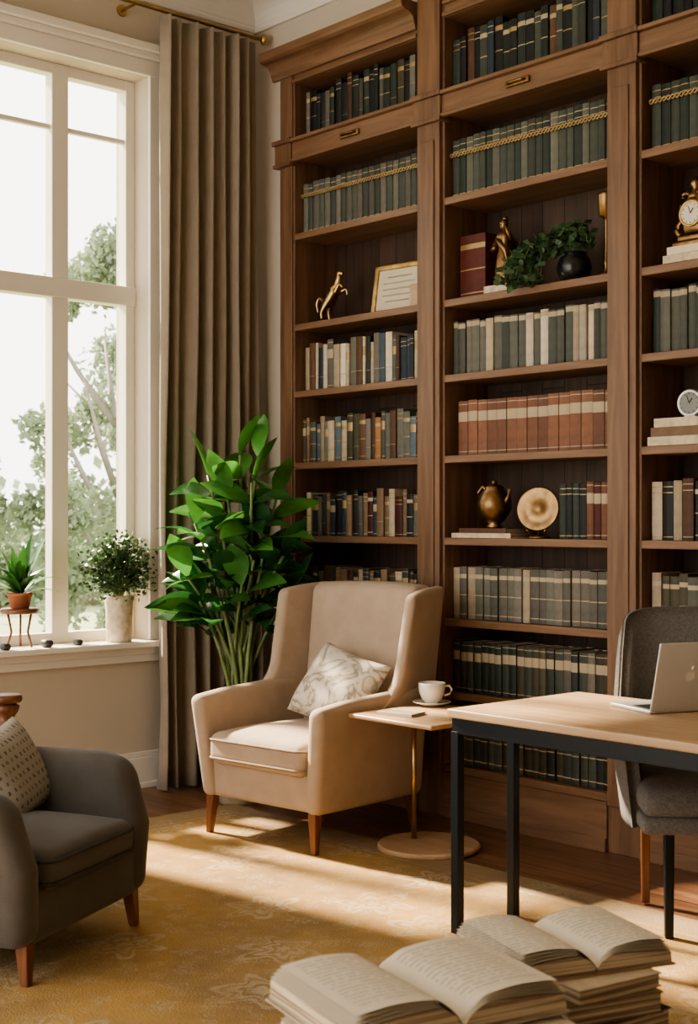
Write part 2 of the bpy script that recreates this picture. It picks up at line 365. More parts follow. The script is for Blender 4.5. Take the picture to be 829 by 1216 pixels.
# ------------------------------------------------------------ outside
MB().box(-40,-.31,-30,45,-.5,-.4).obj("ground",M['lawn'],**ST)
def tree(x,y,h,rad,n,seed,lab="hazy green leafy garden tree outside the window"):
    r=random.Random(seed); t=thing("tree",lab,"tree",(x,y,-.4))
    b=MB(); b.tube([(0,0,0),(.05,.03,h*.3),(-.05,.05,h*.6),(0,0,h*.9)],[.14,.10,.06,.02])
    for k in range(9):
        a=r.uniform(0,2*pi); z=h*r.uniform(.2,.65); b.tube([(0,0,z),(math.cos(a)*rad*.4,math.sin(a)*rad*.4,z+h*.13),(math.cos(a)*rad*.7,math.sin(a)*rad*.7,z+h*.25)],[.05,.03,.012],6)
    b.obj("trunk",M['bark'],t,smooth=True)
    f=MB(); cl=[]
    for k in range(60):
        z=r.uniform(.1,1); rr=rad*math.sin(pi*min(1,.15+z*.8))**.8*math.sqrt(r.random()); a=r.uniform(0,2*pi)
        cl.append((rr*math.cos(a),rr*math.sin(a),h*z,r.uniform(.15,.38)*rad*.75))
    for k in range(n):
        c=r.choice(cl); d=Vector((r.gauss(0,1),r.gauss(0,1),r.gauss(0,1))).normalized()*c[3]*r.random()**.4
        p=Vector(c[:3])+d; u=Vector((r.gauss(0,1),r.gauss(0,1),r.gauss(0,1))).normalized(); v=u.orthogonal().normalized(); q=r.uniform(.035,.07)
        f.add([p-u*q,p+v*q*.5,p+u*q,p-v*q*.5],[(0,1,2,3)])
    f.obj("foliage",M['treeleaf'],t)
tree(-6.9,3.5,5.0,1.15,11000,1)
tree(-8.6,1.9,4.3,1.2,9000,2)
tree(-11,6.6,4.6,1.8,9000,3)
tree(-13.5,4.0,4.0,1.6,8000,4)
hb=MB(); rr=random.Random(9)
for k in range(16000):
    p=Vector((-20+rr.gauss(0,.6),rr.uniform(-6,22),-.4+abs(rr.gauss(0,1))*.9)); u=Vector((rr.gauss(0,1),rr.gauss(0,1),rr.gauss(0,1))).normalized(); v=u.orthogonal().normalized(); q=rr.uniform(.1,.2)
    hb.add([p-u*q,p+v*q*.6,p+u*q,p-v*q*.6],[(0,1,2,3)])
hb.obj("hedge",M['treeleaf'],label="pale hazy green garden hedge",category="hedge",kind="stuff")
# ------------------------------------------------------------ curtain
b=MB(); ny,nz=220,26
zs=[0.012+3.99*k/nz for k in range(nz+1)]
for k,z in enumerate(zs):
    for j in range(ny+1):
        s_=j/ny; f=1-z/4.0
        y=-.735+(.615)*s_ + (s_-.5)*.06*f + .01*math.sin(3*z+s_*20)*f
        ph=s_*2*pi*7+.25*math.sin(z*1.3)+.9*math.sin(s_*9)
        amp=.036+.016*math.sin(s_*17+1)+.012*f
        x=.15+amp*math.sin(ph)+.008*math.sin(ph*2+z)+.01*math.sin(z*2.1+s_*6)*f
        b.V.append((x,y,z))
for k in range(nz):
    for j in range(ny):
        a=k*(ny+1)+j; b.F.append((a,a+1,a+ny+2,a+ny+1)); b.I.append(0)
o=b.obj("curtain",M['curtain'],smooth=True,label="floor-length taupe pleated curtain beside the window",category="curtain")
so=o.modifiers.new("sol",'SOLIDIFY'); so.thickness=.004
t=thing("curtain_rod","thin brass curtain rod above the window","curtain rod",(.15,-1.3,4.03))
MB().tube([(0,-1.1,0),(0,1.22,0)],.013,12).obj("rod",M['brass'],t,smooth=True)
for yy in (1.24,-1.12):
    MB().lathe([(0,-.03),(.018,-.025),(.026,0),(.018,.025),(0,.03)],16).obj("finial",M['brass'],t,loc=(0,yy,0),smooth=True)
for yy in (.42,-1.0):
    MB().tube([(-.15,0,.0),(0,0,-.0)],.008,8).lathe([(.03,-.004),(.03,.004)],16,M4=Matrix.Rotation(pi/2,4,'Y'),c=(-.145,0,0)).obj("bracket",M['brass'],t,loc=(0,yy,0))
# ------------------------------------------------------------ bookcase
SEC=[(.438,1.372),(1.546,2.504),(2.675,3.633)]
SH=[.230,.574,.917,1.298,1.684,2.065,2.42,2.902]
YF=-.08
bc=thing("bookcase","tall walnut built-in bookcase with three bays of shelves","bookcase",(0,0,0))
for k,(a,c,zt) in enumerate(((.314,.438,3.80),(1.372,1.546,4.05),(2.504,2.675,4.05),(3.633,3.80,4.05))):
    u=MB(); u.box(a,c,YF,.24,0,zt)
    if k: u.box(a+.012,c-.012,YF-.022,YF,.2,zt).box(a+.045,c-.045,YF-.03,YF-.022,.3,3.2)
    else: u.box(a+.012,c-.012,YF-.01,YF,.2,zt)
    u.box(a-.010,c+.010,YF-.045,YF+.03,3.28,3.30).box(a-.004,c+.004,YF-.035,YF+.03,3.30,3.40).box(a-.013,c+.013,YF-.05,YF+.03,3.40,3.425)
    u.obj("upright",M['oak'],bc,bevel=.004,center=True)
for si,(a,c) in enumerate(SEC):
    zt=3.718 if si==0 else 3.77
    for z in SH:
        MB().box(a,c,YF+.015,.24,z-.015,z+.015).box(a,c,YF-.002,YF+.015,z-.018,z+.017).obj("shelf",M['oakh'],bc,bevel=.004,center=True)
    u=MB(); u.box(a,c,YF-.02,.24,3.31,3.40).box(a,c,YF-.045,YF+.03,3.400,3.418).box(a,c,YF-.03,YF,3.297,3.315)
    u.obj("display_ledge",M['oakh'],bc,bevel=.004,center=True)
    m=(a+c)/2
    MB().rbox(m-.07,m+.07,YF-.035,YF-.02,3.335,3.365,.006,n=2).tube([(m-.05,YF-.035,3.35),(m-.04,YF-.05,3.35),(m+.04,YF-.05,3.35),(m+.05,YF-.035,3.35)],.005,8).obj("brass_handle",M['bronze'],bc,smooth=True,label="small brass pull")
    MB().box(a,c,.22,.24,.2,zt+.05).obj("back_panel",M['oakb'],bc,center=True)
    ztop=3.82 if si==0 else 4.05
    MB().box(a,c,YF,.22,zt,ztop).box(a,c,YF-.02,YF,zt,zt+.02).box(a,c,YF-.02,YF,zt+.06,zt+.075).obj("header",M['oakh'],bc,bevel=.004,center=True)
    MB().box(a,c,YF-.01,.24,0,.212).box(a,c,YF-.02,YF-.01,0,.06).obj("plinth",M['oakh'],bc,bevel=.004,center=True)
cp=[(0,0),(.02,0),(.025,.02)]+[(.03+.06*(1-math.cos(k*pi/2/6)),.03+.05*math.sin(k*pi/2/6)) for k in range(7)]+[(.11,.09),(.115,.10),(.115,.13),(0,.13)]
MB().ext(cp,lambda u,v,t:(t,YF-u,3.76+v),.27,1.372).obj("cornice",M['oakh'],bc,center=True)
MB().ext(cp,lambda u,v,t:(t,YF-u*1.2,4.0+v*1.25),1.33,3.86).obj("cornice",M['oakh'],bc,center=True)
# ------------------------------------------------------------ books
def bm_(name,c): return mat(name,c,.55,var=.15,scale=25,objvar=.35,spec=.3)
C={k:bm_('cloth_'+k,v) for k,v in dict(black=(.015,.016,.016),dgreen=(.028,.038,.030),green=(.060,.068,.054),sage=(.115,.116,.092),
 grey=(.14,.127,.105),cream=(.44,.36,.26),white=(.53,.465,.37),brown=(.095,.048,.027),oxblood=(.085,.02,.014),leather=(.175,.078,.044),navy=(.028,.038,.056),blue=(.085,.115,.14),tan=(.24,.155,.09),orange=(.34,.16,.06),olive=(.065,.057,.036)).items()}
BG=mat('gilt_band',(.38,.27,.13),.45,.5); BL=mat('cream_label',(.42,.34,.23),.7)
names=dict(black="black",dgreen="dark green",green="muted green",sage="sage grey",grey="grey",cream="cream",white="off-white",brown="brown",oxblood="oxblood",leather="tan-red leather",navy="navy",blue="slate blue",tan="tan",orange="ochre",olive="olive")
def book_mesh(t,h,d,cov,style):
    b=MB(); arc=[(-t/2+.0005,.004),(-t*.25,0),(0,-.0015),(t*.25,0),(t/2-.0005,.004)]
    P=arc+[(t/2-.0005,d),(-t/2+.0005,d)]; n=len(P)
    if style==0: L=[0,.05,.065,.80,.815,.9,.915,1]; bands={1,3,5}
    elif style==1: L=[0,.06,.075,.62,.80,.93,.945,1]; bands={1,3,5}
    elif style==2: L=[0,.1,.11,.88,.97,1]; bands={3}
    elif style==3: L=[0,.08,.10,.45,.47,.78,.86,1]; bands={1,3,5}
    else: L=[0,.3,.31,.7,.71,1]; bands={1}
    V=[];F=[];I=[]
    for s_ in L:
        for x,y in P: V.append((x,y,s_*h))
    for k in range(len(L)-1):
        for j in range(n):
            j2=(j+1)%n; F.append((k*n+j,k*n+j2,(k+1)*n+j2,(k+1)*n+j)); I.append(1 if (k in bands and j<4) else 0)
    F.append(tuple(range(n))[::-1]); I.append(0)
    top=(len(L)-1)*n; b0=len(V)
    for x,y in P: V.append((x*.82,.006+y*.95,h))
    for x,y in P: V.append((x*.82,.006+y*.95,h-.005))
    for j in range(n):
        j2=(j+1)%n; F.append((top+j,top+j2,b0+j2,b0+j)); I.append(0); F.append((b0+j,b0+j2,b0+n+j2,b0+n+j)); I.append(2)
    F.append(tuple(b0+n+j for j in range(n))); I.append(2)
    b.V=V;b.F=F;b.I=I
    return b
def row(x0,x1,z,pal,h,hv,t,tv,group,kindlab,style=(0,1),uni=False,band=None,seed=0,yy=-.035,lean=.06):
    r=random.Random(seed+int(z*100)+int(x0*1000)); x=x0
    seq=0
    while x<x1-.012:
        tt=max(.014,t*(1+r.uniform(-tv,tv))); 
        if x+tt>x1 or x1-x-tt<.014: tt=x1-x
        c=pal[seq%len(pal)] if uni else r.choice(pal); seq+=1
        hh=h*(1+r.uniform(-hv,hv)); st=r.choice(style)
        bd=band if band else (BL if (r.random()<.45 and c not in('cream','white')) else BG)
        y=yy+(r.uniform(0,.012) if not uni else r.uniform(0,.003))
        o=book_mesh(tt-.0018,hh,.15+.02*r.random(),c,st).obj("book",[C[c],bd,M['pageplain']],loc=(x+tt/2,y,z),smooth=False)
        o["label"]=names[c]+" "+kindlab; o["category"]="book"; o["group"]=group
        x+=tt
T=lambda i: SH[i]+.0175
mixd=['black','dgreen','dgreen','black','grey','olive','brown']
L1,R1=.44,1.370; L2,R2=1.55,2.50; L3,R3=2.69,3.10
row(L1+.03,R1,3.4185,mixd,.25,.12,.042,.3,"hardbacks on the top shelf","clothbound hardback standing upright on shelf",(0,3,4))
row(L1+.01,R1,T(7),['sage','green','grey','green'],.265,.02,.043,.12,"matched volumes under a gold ribbon","hardback in matched set on shelf",(0,),True)
row(L1+.02,R1,T(5),['cream','white','sage','blue','dgreen','grey','brown','cream','navy','tan','black'],.235,.1,.036,.4,"mixed hardbacks on a bookcase shelf","hardback among mixed books on shelf",(0,1,4))
row(L1+.0,R1,T(4),['cream','olive','sage','blue','dgreen','grey','blue','brown','tan','cream','orange'],.225,.1,.038,.35,"mixed hardbacks on a bookcase shelf","hardback among mixed books on shelf",(0,1,4,3),seed=5)
row(L1+.0,R1,T(3),['cream','black','dgreen','white','grey','brown','tan','navy','oxblood'],.22,.1,.042,.35,"mixed hardbacks on a bookcase shelf","hardback among mixed books on shelf",(0,1,4,3),seed=6)
row(L1+.0,R1,T(2),['olive','brown','tan','cream','black','grey','green'],.21,.08,.044,.3,"mixed hardbacks on a bookcase shelf","hardback among mixed books on shelf",(0,1,4,3),seed=7)
row(L2+.0,R2,3.4185,['dgreen','black','black','grey','black','green','navy','brown'],.27,.08,.044,.25,"hardbacks on the top shelf","clothbound hardback standing upright on shelf",(0,3))
row(L2+.0,R2,T(7),['green','dgreen','sage','green'],.275,.015,.043,.1,"matched volumes under a gold ribbon","hardback in matched set on shelf",(0,),True)
row(L2+.0,R2,T(5),['sage','green','cream','sage','grey','white','green'],.25,.03,.042,.25,"grey and cream volumes with gilt caps","hardback with gilt cap in row",(2,),False,BL)
row(L2+.04,R2,T(4),['leather'],.255,.015,.062,.05,"red leather encyclopedia set","bound volume with cream title band",(1,),True,BL)
row(2.20,2.352,T(3),['dgreen','black'],.24,.015,.038,.05,"bound volumes beside the brass plate","bound volume with gilt bands",(0,),True)
row(2.352,R2,T(3),['leather','oxblood','leather'],.245,.015,.038,.05,"bound volumes beside the brass plate","bound volume with cream title band",(1,),True,BL)
row(L2,R2,T(2),['grey','sage','cream','grey','sage'],.24,.02,.048,.12,"grey bound set with pale labels","bound volume with pale label",(3,),False,BL,seed=3)
row(L2,R2,T(1),['olive','green','dgreen','grey'],.235,.02,.045,.1,"dark green journals with pale labels","bound journal with pale label",(1,),False,BL,seed=4)
row(L2,R2,T(0),['olive','dgreen','green','olive'],.27,.02,.045,.1,"olive journals on the bottom shelf","bound journal with pale label",(3,),False,BL,seed=4)
row(L3,R3,3.4185,['black','dgreen'],.25,.06,.05,.2,"hardbacks on the top shelf","clothbound hardback standing upright on shelf",(0,))
row(L3,R3,T(7),['green','dgreen'],.27,.02,.045,.1,"matched volumes under a gold ribbon","hardback in matched set on shelf",(0,),True)
row(L3,R3,T(5),['green','dgreen','sage'],.26,.03,.045,.2,"grey and cream volumes with gilt caps","hardback with gilt cap in row",(2,),False,BL)
row(L3,R3,T(3),['black','cream','olive','grey','brown'],.24,.05,.045,.2,"mixed hardbacks on a bookcase shelf","hardback among mixed books on shelf",(0,3))
row(L3,R3,T(2),['cream','grey','olive','sage'],.24,.04,.045,.2,"grey bound set with pale labels","bound volume with pale label",(3,),False,BL)
def ribbon(x0,x1,z):
    b=MB(); n=int((x1-x0)/.006)
    for ph in (0,pi):
        b.tube([(x0+(x1-x0)*k/n,-.045-.002*math.cos(k*.9+ph),z+.009*math.sin(k*.9+ph)) for k in range(n+1)],.0045,6)
    b.obj("ribbon",BG,smooth=True,label="gold braided ribbon strung across matched books",category="ribbon")
ribbon(L1+.01,R1-.005,3.12); ribbon(L2+.002,R2-.005,3.12); ribbon(L3+.0,R3,3.12)
def flatbook(x,y,z,w,d,h,c,lab,rz=0):
    b=MB(); b.box(-w/2,w/2,-d/2,d/2,0,.003).box(-w/2,w/2,-d/2,d/2,h-.003,h).box(-w/2,w/2,-d/2,-d/2+.003,.003,h-.003); b.box(-w/2+.004,w/2-.004,-d/2+.003,d/2-.004,.003,h-.003,1)
    return b.obj("book",[c,M['pedge']],loc=(x,y,z),rot=(0,0,rz),label=lab,category="book")
# ------------------------------------------------------------ ornaments
z=T(6)
t=thing("horse_figurine","small gilded rearing horse figurine on shelf","figurine",(.62,.02,z),.2)
V=[(0,0,.11),(.02,0,.14),(.035,0,.17),(.05,0,.205),(.045,0,.225),(.075,0,.215),(-.02,0,.09),(-.02,.018,.085),(-.035,.02,.05),(-.025,.02,.012),(-.02,-.018,.085),(-.045,-.02,.045),(-.04,-.02,.012),(.04,.018,.14),(.075,.02,.15),(.08,.02,.12),(.04,-.018,.14),(.065,-.02,.17),(.085,-.02,.15),(-.045,0,.10),(-.075,0,.12),(-.09,0,.09),(-.08,0,.05)]
V=[(x*1.1,y*1.2,zz*1.15) for x,y,zz in V]
E=[(0,1),(1,2),(2,3),(3,4),(4,5),(0,6),(6,7),(7,8),(8,9),(6,10),(10,11),(11,12),(1,13),(13,14),(14,15),(1,16),(16,17),(17,18),(6,19),(19,20),(20,21),(21,22)]
Rr=[.032,.034,.024,.019,.019,.011,.034,.020,.012,.008,.020,.012,.008,.015,.010,.007,.015,.010,.007,.011,.011,.010,.005]
skin("body",V,E,Rr,M['brass'],t)
MB().rbox(-.07,.06,-.035,.035,0,.014,.006,n=2).obj("base",M['bronze'],t,smooth=True)
t=thing("picture_frame","gilt picture frame with handwritten note leaning on shelf","picture frame",(1.06,.07,z),.10)
b=MB(); W,H=.34,.27
b.rbox(-W/2,W/2,-.012,.012,0,.03,.008,n=3).rbox(-W/2,W/2,-.012,.012,H-.03,H,.008,n=3).rbox(-W/2,-W/2+.03,-.012,.012,0,H,.008,n=3).rbox(W/2-.03,W/2,-.012,.012,0,H,.008,n=3)
fr=b.obj("frame",M['gold'],t,rot=(-.16,0,0),smooth=True)
MB().box(-W/2+.02,W/2-.02,-.002,.006,.02,H-.02).obj("paper",M['pageplain'],t,rot=(-.16,0,0))
b=MB(); r=random.Random(3)
for k in range(5):
    zz=.20-k*.032; xw=.105-(.025 if k in(0,4) else 0)
    b.tube([(-xw+2*xw*j/50,-.004,zz+.004*math.sin(j*1.7+k)+.002*math.sin(j*3.1)) for j in range(51)],.0008,4)
b.obj("handwriting",M['ink'],t,rot=(-.16,0,0))
MB().rbox(-.05,.05,-.03,.03,0,.115,.006,n=1).obj("wooden_box",M['desk'],loc=(1.31,-.0,z),smooth=True,label="small pale wooden box beside frame",category="box")
o=book_mesh(.16,.30,.2,'oxblood',3).obj("book",[C['oxblood'],BG,M['pageplain']],loc=(1.66,-.01,z),label="large oxblood leather album standing upright",category="book")
flatbook(1.85,-.0,z,.14,.12,.035,M['cream'],"small cream book under bronze statuette")
t=thing("statuette","bronze robed figure statuette on small book","statuette",(1.85,-.0,z+.0355),.0)
b=MB(); b.lathe([(0,.0),(.046,.0),(.046,.012),(.04,.02),(.037,.03),(.040,.06),(.035,.11),(.029,.155),(.026,.175),(.034,.205),(.038,.228),(.030,.242),(.013,.250),(.011,.260),(0,.262)],36,fn=lambda r,z,a: r*(1+(.10*math.sin(a*7+z*14) if .02<z<.17 else 0))*(1 if z<.17 or z>.245 else (.78+.30*abs(math.cos(a)))))
b.lathe([(0,.255),(.012,.259),(.019,.270),(.0215,.284),(.019,.298),(.010,.307),(0,.309)],20)
b.lathe([(.006,.300),(.013,.306),(.013,.314),(.006,.321),(0,.322)],14,c=(.004,.006,0))
b.tube([(.0,-.018,.283),(0,-.026,.279),(0,-.02,.275)],.003,6)
b.obj("figure",M['bronze'],t,smooth=True)
MB().tube([(-.032,0,.228),(-.052,-.008,.19),(-.040,-.035,.165),(-.012,-.045,.175)],[.014,.012,.010,.009],8).obj("arm",M['bronze'],t,smooth=True)
MB().tube([(.032,0,.228),(.056,-.006,.20),(.052,-.03,.235),(.040,-.035,.272)],[.014,.012,.010,.008],8).obj("arm",M['bronze'],t,smooth=True)
MB().tube([(-.034,-.01,.225),(-.0,-.036,.20),(.03,-.034,.16),(.044,-.02,.11),(.042,.0,.05)],[.010,.012,.012,.010,.006],8).obj("drapery",M['bronze'],t,smooth=True)
t=thing("potted_vine","trailing green vine in round black pot on shelf","plant",(2.26,-.0,z))
MB().lathe([(.0,0),(.045,0),(.068,.03),(.078,.065),(.066,.105),(.05,.12),(.055,.13),(.045,.128),(.043,.11),(0,.11)],28).obj("pot",M['dark'],t,smooth=True)
b=MB(); r=random.Random(11)
for k in range(34):
    tr=k>=12
    a=r.uniform(0,2*pi) if not tr else r.uniform(2.5,3.8); n=13
    reach=r.uniform(.07,.13) if not tr else r.uniform(.10,.31)
    p=[]
    for j in range(n):
        s_=j/(n-1); q=Vector((math.cos(a)*reach*s_*1.05,max(-.18,min(.10,-.02+math.sin(a)*reach*s_*.5-(.12 if tr else 0)*s_)),.12+r.uniform(.06,.13)*math.sin(s_*2.6)*(.9 if tr else 1.0)-(.14 if tr else 0)*s_*s_*r.uniform(.6,1.2))); p.append(q)
    b.tube(p,.0018,4,0)
    for j in range(3,n):
        for m_ in range(2):
            d=Vector((r.gauss(0,1),r.gauss(-.6,.5),r.gauss(.2,.8))).normalized(); b.leaf(p[j],d,r.uniform(.032,.05),r.uniform(.026,.038),.2,4,.1,1,r.uniform(-1,1))
b.obj("foliage",[M['stem'],M['leafv']],t,smooth=True)
t=thing("candlestick","slim brass candlestick on shelf","candlestick",(2.435,.0,z))
MB().lathe([(0,0),(.035,0),(.035,.008),(.012,.02),(.008,.05),(.012,.06),(.007,.075),(.007,.24),(.014,.255),(.034,.265),(.036,.35),(.038,.36),(.03,.36),(.028,.28),(0,.28)],20).obj("body",M['bronze'],t,smooth=True)
for k,(w_,c_) in enumerate(((.24,'cream'),(.20,'white'))):
    flatbook(2.90,-.01,z+k*.032,w_,.14,.031,M['cream'] if k==0 else M['pageplain'],"pale book lying flat under mantel clock")
t=thing("mantel_clock","ornate gilt mantel clock on stacked books","clock",(2.89,-.01,z+.064))
b=MB(); b.rbox(-.085,.085,-.045,.045,0,.022,.008,n=2).rbox(-.065,.065,-.038,.038,.022,.045,.008,n=2)
b.rbox(-.06,.06,-.032,.032,.045,.20,.03,fn=lambda p:((p.x)*(1-.25*abs(p.z-.13)/.1),p.y,p.z),n=4)
for sx in (-1,1):
    b.tube([(sx*(.06+.03*math.sin(k*.5)*(1-k/16)),-.01,.05+.009*k) for k in range(15)],[.014-.0005*k for k in range(15)],8)
    b.tube([(sx*(.035+.018*math.cos(k*.6)),-.015,.20+.018*math.sin(k*.6)) for k in range(9)],.009,8)
b.lathe([(.03,.19),(.034,.205),(.02,.22),(.012,.235),(.022,.25),(.02,.265),(.008,.275),(.0,.285)],16)
b.obj("case",M['bronze'],t,smooth=True)
RX=Matrix.Rotation(pi/2,4,'X')
MB().lathe([(.048,0),(.055,.004),(.055,.010),(.046,.012),(.044,.006)],28,M4=RX,c=(0,-.030,.13)).obj("bezel",M['gold'],t,smooth=True)
MB().lathe([(.044,0),(.044,.006),(0,.006)],28,M4=RX,c=(0,-.031,.13)).obj("dial",M['dial'],t)
def hands(t,c,y,r_):
    b=MB()
    for k in range(12):
        a=k*pi/6; b.tube([(c[0]+r_*.78*math.sin(a),y,c[2]+r_*.78*math.cos(a)),(c[0]+r_*.92*math.sin(a),y,c[2]+r_*.92*math.cos(a))],.0012,4)
    b.obj("hour_marks",M['ink'],t)
    MB().tube([(c[0],y-.001,c[2]),(c[0]+r_*.3,y-.001,c[2]+r_*.42)],.0018,5).obj("hour_hand",M['ink'],t)
    MB().tube([(c[0],y-.001,c[2]),(c[0]-r_*.25,y-.001,c[2]+r_*.7)],.0012,5).obj("minute_hand",M['ink'],t)
hands(t,(0,0,.13),-.0385,.044)
z=T(4)
for k in range(3):
    flatbook(2.83+.006*k,-.005,z+k*.037,.25-.02*k,.15,.036,[M['cream'],C['tan'],M['cream']][k],"cream book lying flat in a short stack")
t=thing("desk_clock","round silver desk clock on stacked cream books","clock",(2.87,-.01,z+.111),.1)
MB().lathe([(.05,0),(.056,.006),(.056,.034),(.05,.04),(.045,.036),(0,.034)],32,M4=RX,c=(0,.018,.058)).obj("case",M['silver'],t,smooth=True)
MB().lathe([(.045,0),(.045,.002),(0,.002)],32,M4=RX,c=(0,-.0175,.058)).obj("dial",mat('grey_dial',(.20,.195,.18),.5,.3),t)
hands(t,(0,0,.058),-.021,.045)
MB().rbox(-.025,.025,-.018,.018,0,.008,.003,n=1).obj("foot",M['silver'],t,smooth=True)
z=T(3)
flatbook(1.78,-.01,z,.36,.15,.022,M['cream'],"cream book lying flat under bronze jug",.02); flatbook(1.79,-.01,z+.0225,.30,.14,.022,C['brown'],"brown book lying flat under bronze jug",-.03)
t=thing("bronze_jug","round antique bronze jug with lid and handle","jug",(1.80,-.01,z+.045),.0); t.scale=(.88,.88,.92)
MB().lathe([(0,0),(.04,0),(.042,.01),(.03,.02),(.06,.045),(.088,.09),(.09,.13),(.072,.175),(.05,.195),(.052,.205),(.036,.215),(.012,.222),(.016,.235),(0,.24)],32).obj("body",M['bronze'],t,smooth=True)
MB().tube([(-.05,0,.185),(-.08,0,.21),(-.11,0,.18),(-.112,0,.13),(-.082,0,.085)],.009,8).obj("handle",M['bronze'],t,smooth=True)
MB().tube([(.075,0,.12),(.10,0,.15),(.105,0,.195)],[.02,.014,.012],8).obj("spout",M['bronze'],t,smooth=True)
t=thing("display_plate","round brass plate on a small brass stand","plate",(2.06,-.0,z),.35); t.scale=(.9,.9,.9)
MB().lathe([(0,.012),(.02,.012),(.03,.004),(.075,.0),(.105,.012),(.112,.018),(.105,.02),(.075,.009),(.03,.012),(.02,.02),(0,.02)],36,M4=Matrix.Rotation(pi/2-.15,4,'X'),c=(0,0.0,.145)).obj("plate",M['bronze'],t,smooth=True)
b=MB(); b.lathe([(0,0),(.055,0),(.055,.008),(.015,.016),(.01,.03),(.008,.05),(0,.05)],20)
for sx in (-1,1): b.tube([(0,.01,.035),(sx*.04,-.03,.03),(sx*.05,-.045,.045)],.005,6); b.tube([(0,.01,.035),(sx*.025,.035,.10)],.005,6)
b.obj("stand",M['bronze'],t,smooth=True)
# ------------------------------------------------------------ wingback armchair
def taperleg(name,par,x,y,h,dx=0,dy=0,r0=.022,r1=.013,m=None,z0=0):
    b=MB(); V=[]
    for r,z,ox,oy in ((r1,0,dx,dy),(r0,h,0,0)):
        for sx,sy in ((-1,-1),(1,-1),(1,1),(-1,1)): V.append((x+ox+sx*r,y+oy+sy*r,z+z0))
    b.add(V,[(0,3,2,1),(4,5,6,7),(0,1,5,4),(1,2,6,5),(2,3,7,6),(3,0,4,7)])
    return b.obj(name,m or M['legw'],par,bevel=.004)
def piping(b,x0,x1,y0,y1,z,r,i=1,R_=.05):
    pts=[]
    for cx,cy,a0 in ((x1-R_,y1-R_,0),(x0+R_,y1-R_,pi/2),(x0+R_,y0+R_,pi),(x1-R_,y0+R_,1.5*pi)):
        for k in range(6): a=a0+pi/2*k/5; pts.append((cx+R_*math.cos(a),cy+R_*math.sin(a),z))
    b.tube(pts,r,8,i,True)
ch=thing("wingback_armchair","beige linen wingback armchair with wooden legs","armchair",(1.385,-.739,.008),math.radians(6.5))
MB().rbox(-.31,.31,-.355,.30,.165,.34,.025,n=3).obj("seat_base",M['beige'],ch,smooth=True)
b=MB(); b.rbox(-.29,.29,-.40,.22,.315,.455,.045,n=8,puff=.035)
piping(b,-.291,.291,-.401,.22,.425,.0055); piping(b,-.291,.291,-.401,.22,.345,.0055)
b.obj("seat_cushion",[M['beige'],M['beiged']],ch,smooth=True)
for sx in (-1,1):
    def fa(p,sx=sx):
        f=(p.z-.165)/.45; g=(p.y+.38)/.7
        return (p.x+sx*(.04*f-.012*(1-g)*(1-f)), p.y-.035*f*(1-g), p.z+ (.035*g*f) -.012*f*max(0,1-g*4))
    MB().rbox(sx*.325-.04,sx*.325+.04,-.375,.32,.16,.62,.036,fn=fa,n=8).obj("armrest",M['beige'],ch,smooth=True)
    def fw(p,sx=sx):
        f=max(0,(p.z-.58)/.5); g=(.40-p.y)/.34
        k=1.0-.12*f+.30*max(0,1-f/.3)**2
        yy=.42-(.40-p.y)*k + .055*f
        return (p.x+sx*(.055*g+.015*f), yy, p.z-.03*g*g*f)
    MB().rbox(sx*.325-.03,sx*.325+.03,.06,.40,.56,1.09,.028,fn=fw,n=10).obj("wing",M['beige'],ch,smooth=True)
MB().rbox(-.325,.325,.20,.37,.165,1.09,.05,fn=lambda p:(p.x,p.y+.10*(p.z-.165)/.9,p.z+.012*(1-(p.x/.33)**2)*(1 if p.z>1 else 0)),n=8,puff=0).obj("backrest",M['beige'],ch,smooth=True)
taperleg("leg",ch,-.31,-.34,.17,-.01,-.01); taperleg("leg",ch,.31,-.34,.17,.01,-.01); taperleg("leg",ch,-.29,.30,.17,-.01,.03); taperleg("leg",ch,.29,.30,.17,.01,.03)
def pillow(name,mt,W,H,T_,loc,rot,label,cat="pillow"):
    b=MB(); n=22; V=[];F=[]
    for s_ in (1,-1):
        base=len(V)
        for i in range(n+1):
            for j in range(n+1):
                u=-1+2*i/n; v=-1+2*j/n
                th=T_/2*max(0,(1-u**4)*(1-v**4))**.6
                sx=1-.07*(1-abs(v))**1.0*abs(u)**3; sy=1-.07*(1-abs(u))*abs(v)**3
                V.append((u*W/2*sx,v*H/2*sy,s_*th+.006*math.sin(5*u+3*v)*(1-u*u)*(1-v*v)))
        for i in range(n):
            for j in range(n):
                a=base+i*(n+1)+j; q=(a,a+n+1,a+n+2,a+1); F.append(q if s_>0 else q[::-1])
    b.add(V,F); o=b.obj(name,mt,loc=loc,rot=rot,smooth=True,label=label,category=cat)
    w_=o.modifiers.new("w",'WELD'); w_.merge_threshold=.0005
    return o
pl=pillow("throw_pillow",M['pil1'],.42,.36,.15,(1.47,-.68,.645),(0,0,0),"cream throw pillow with botanical print on armchair")
pl.rotation_euler=(Matrix.Rotation(math.radians(10),3,'Z')@Matrix.Rotation(math.radians(58),3,'X')@Matrix.Rotation(math.radians(-14),3,'Z')).to_euler()
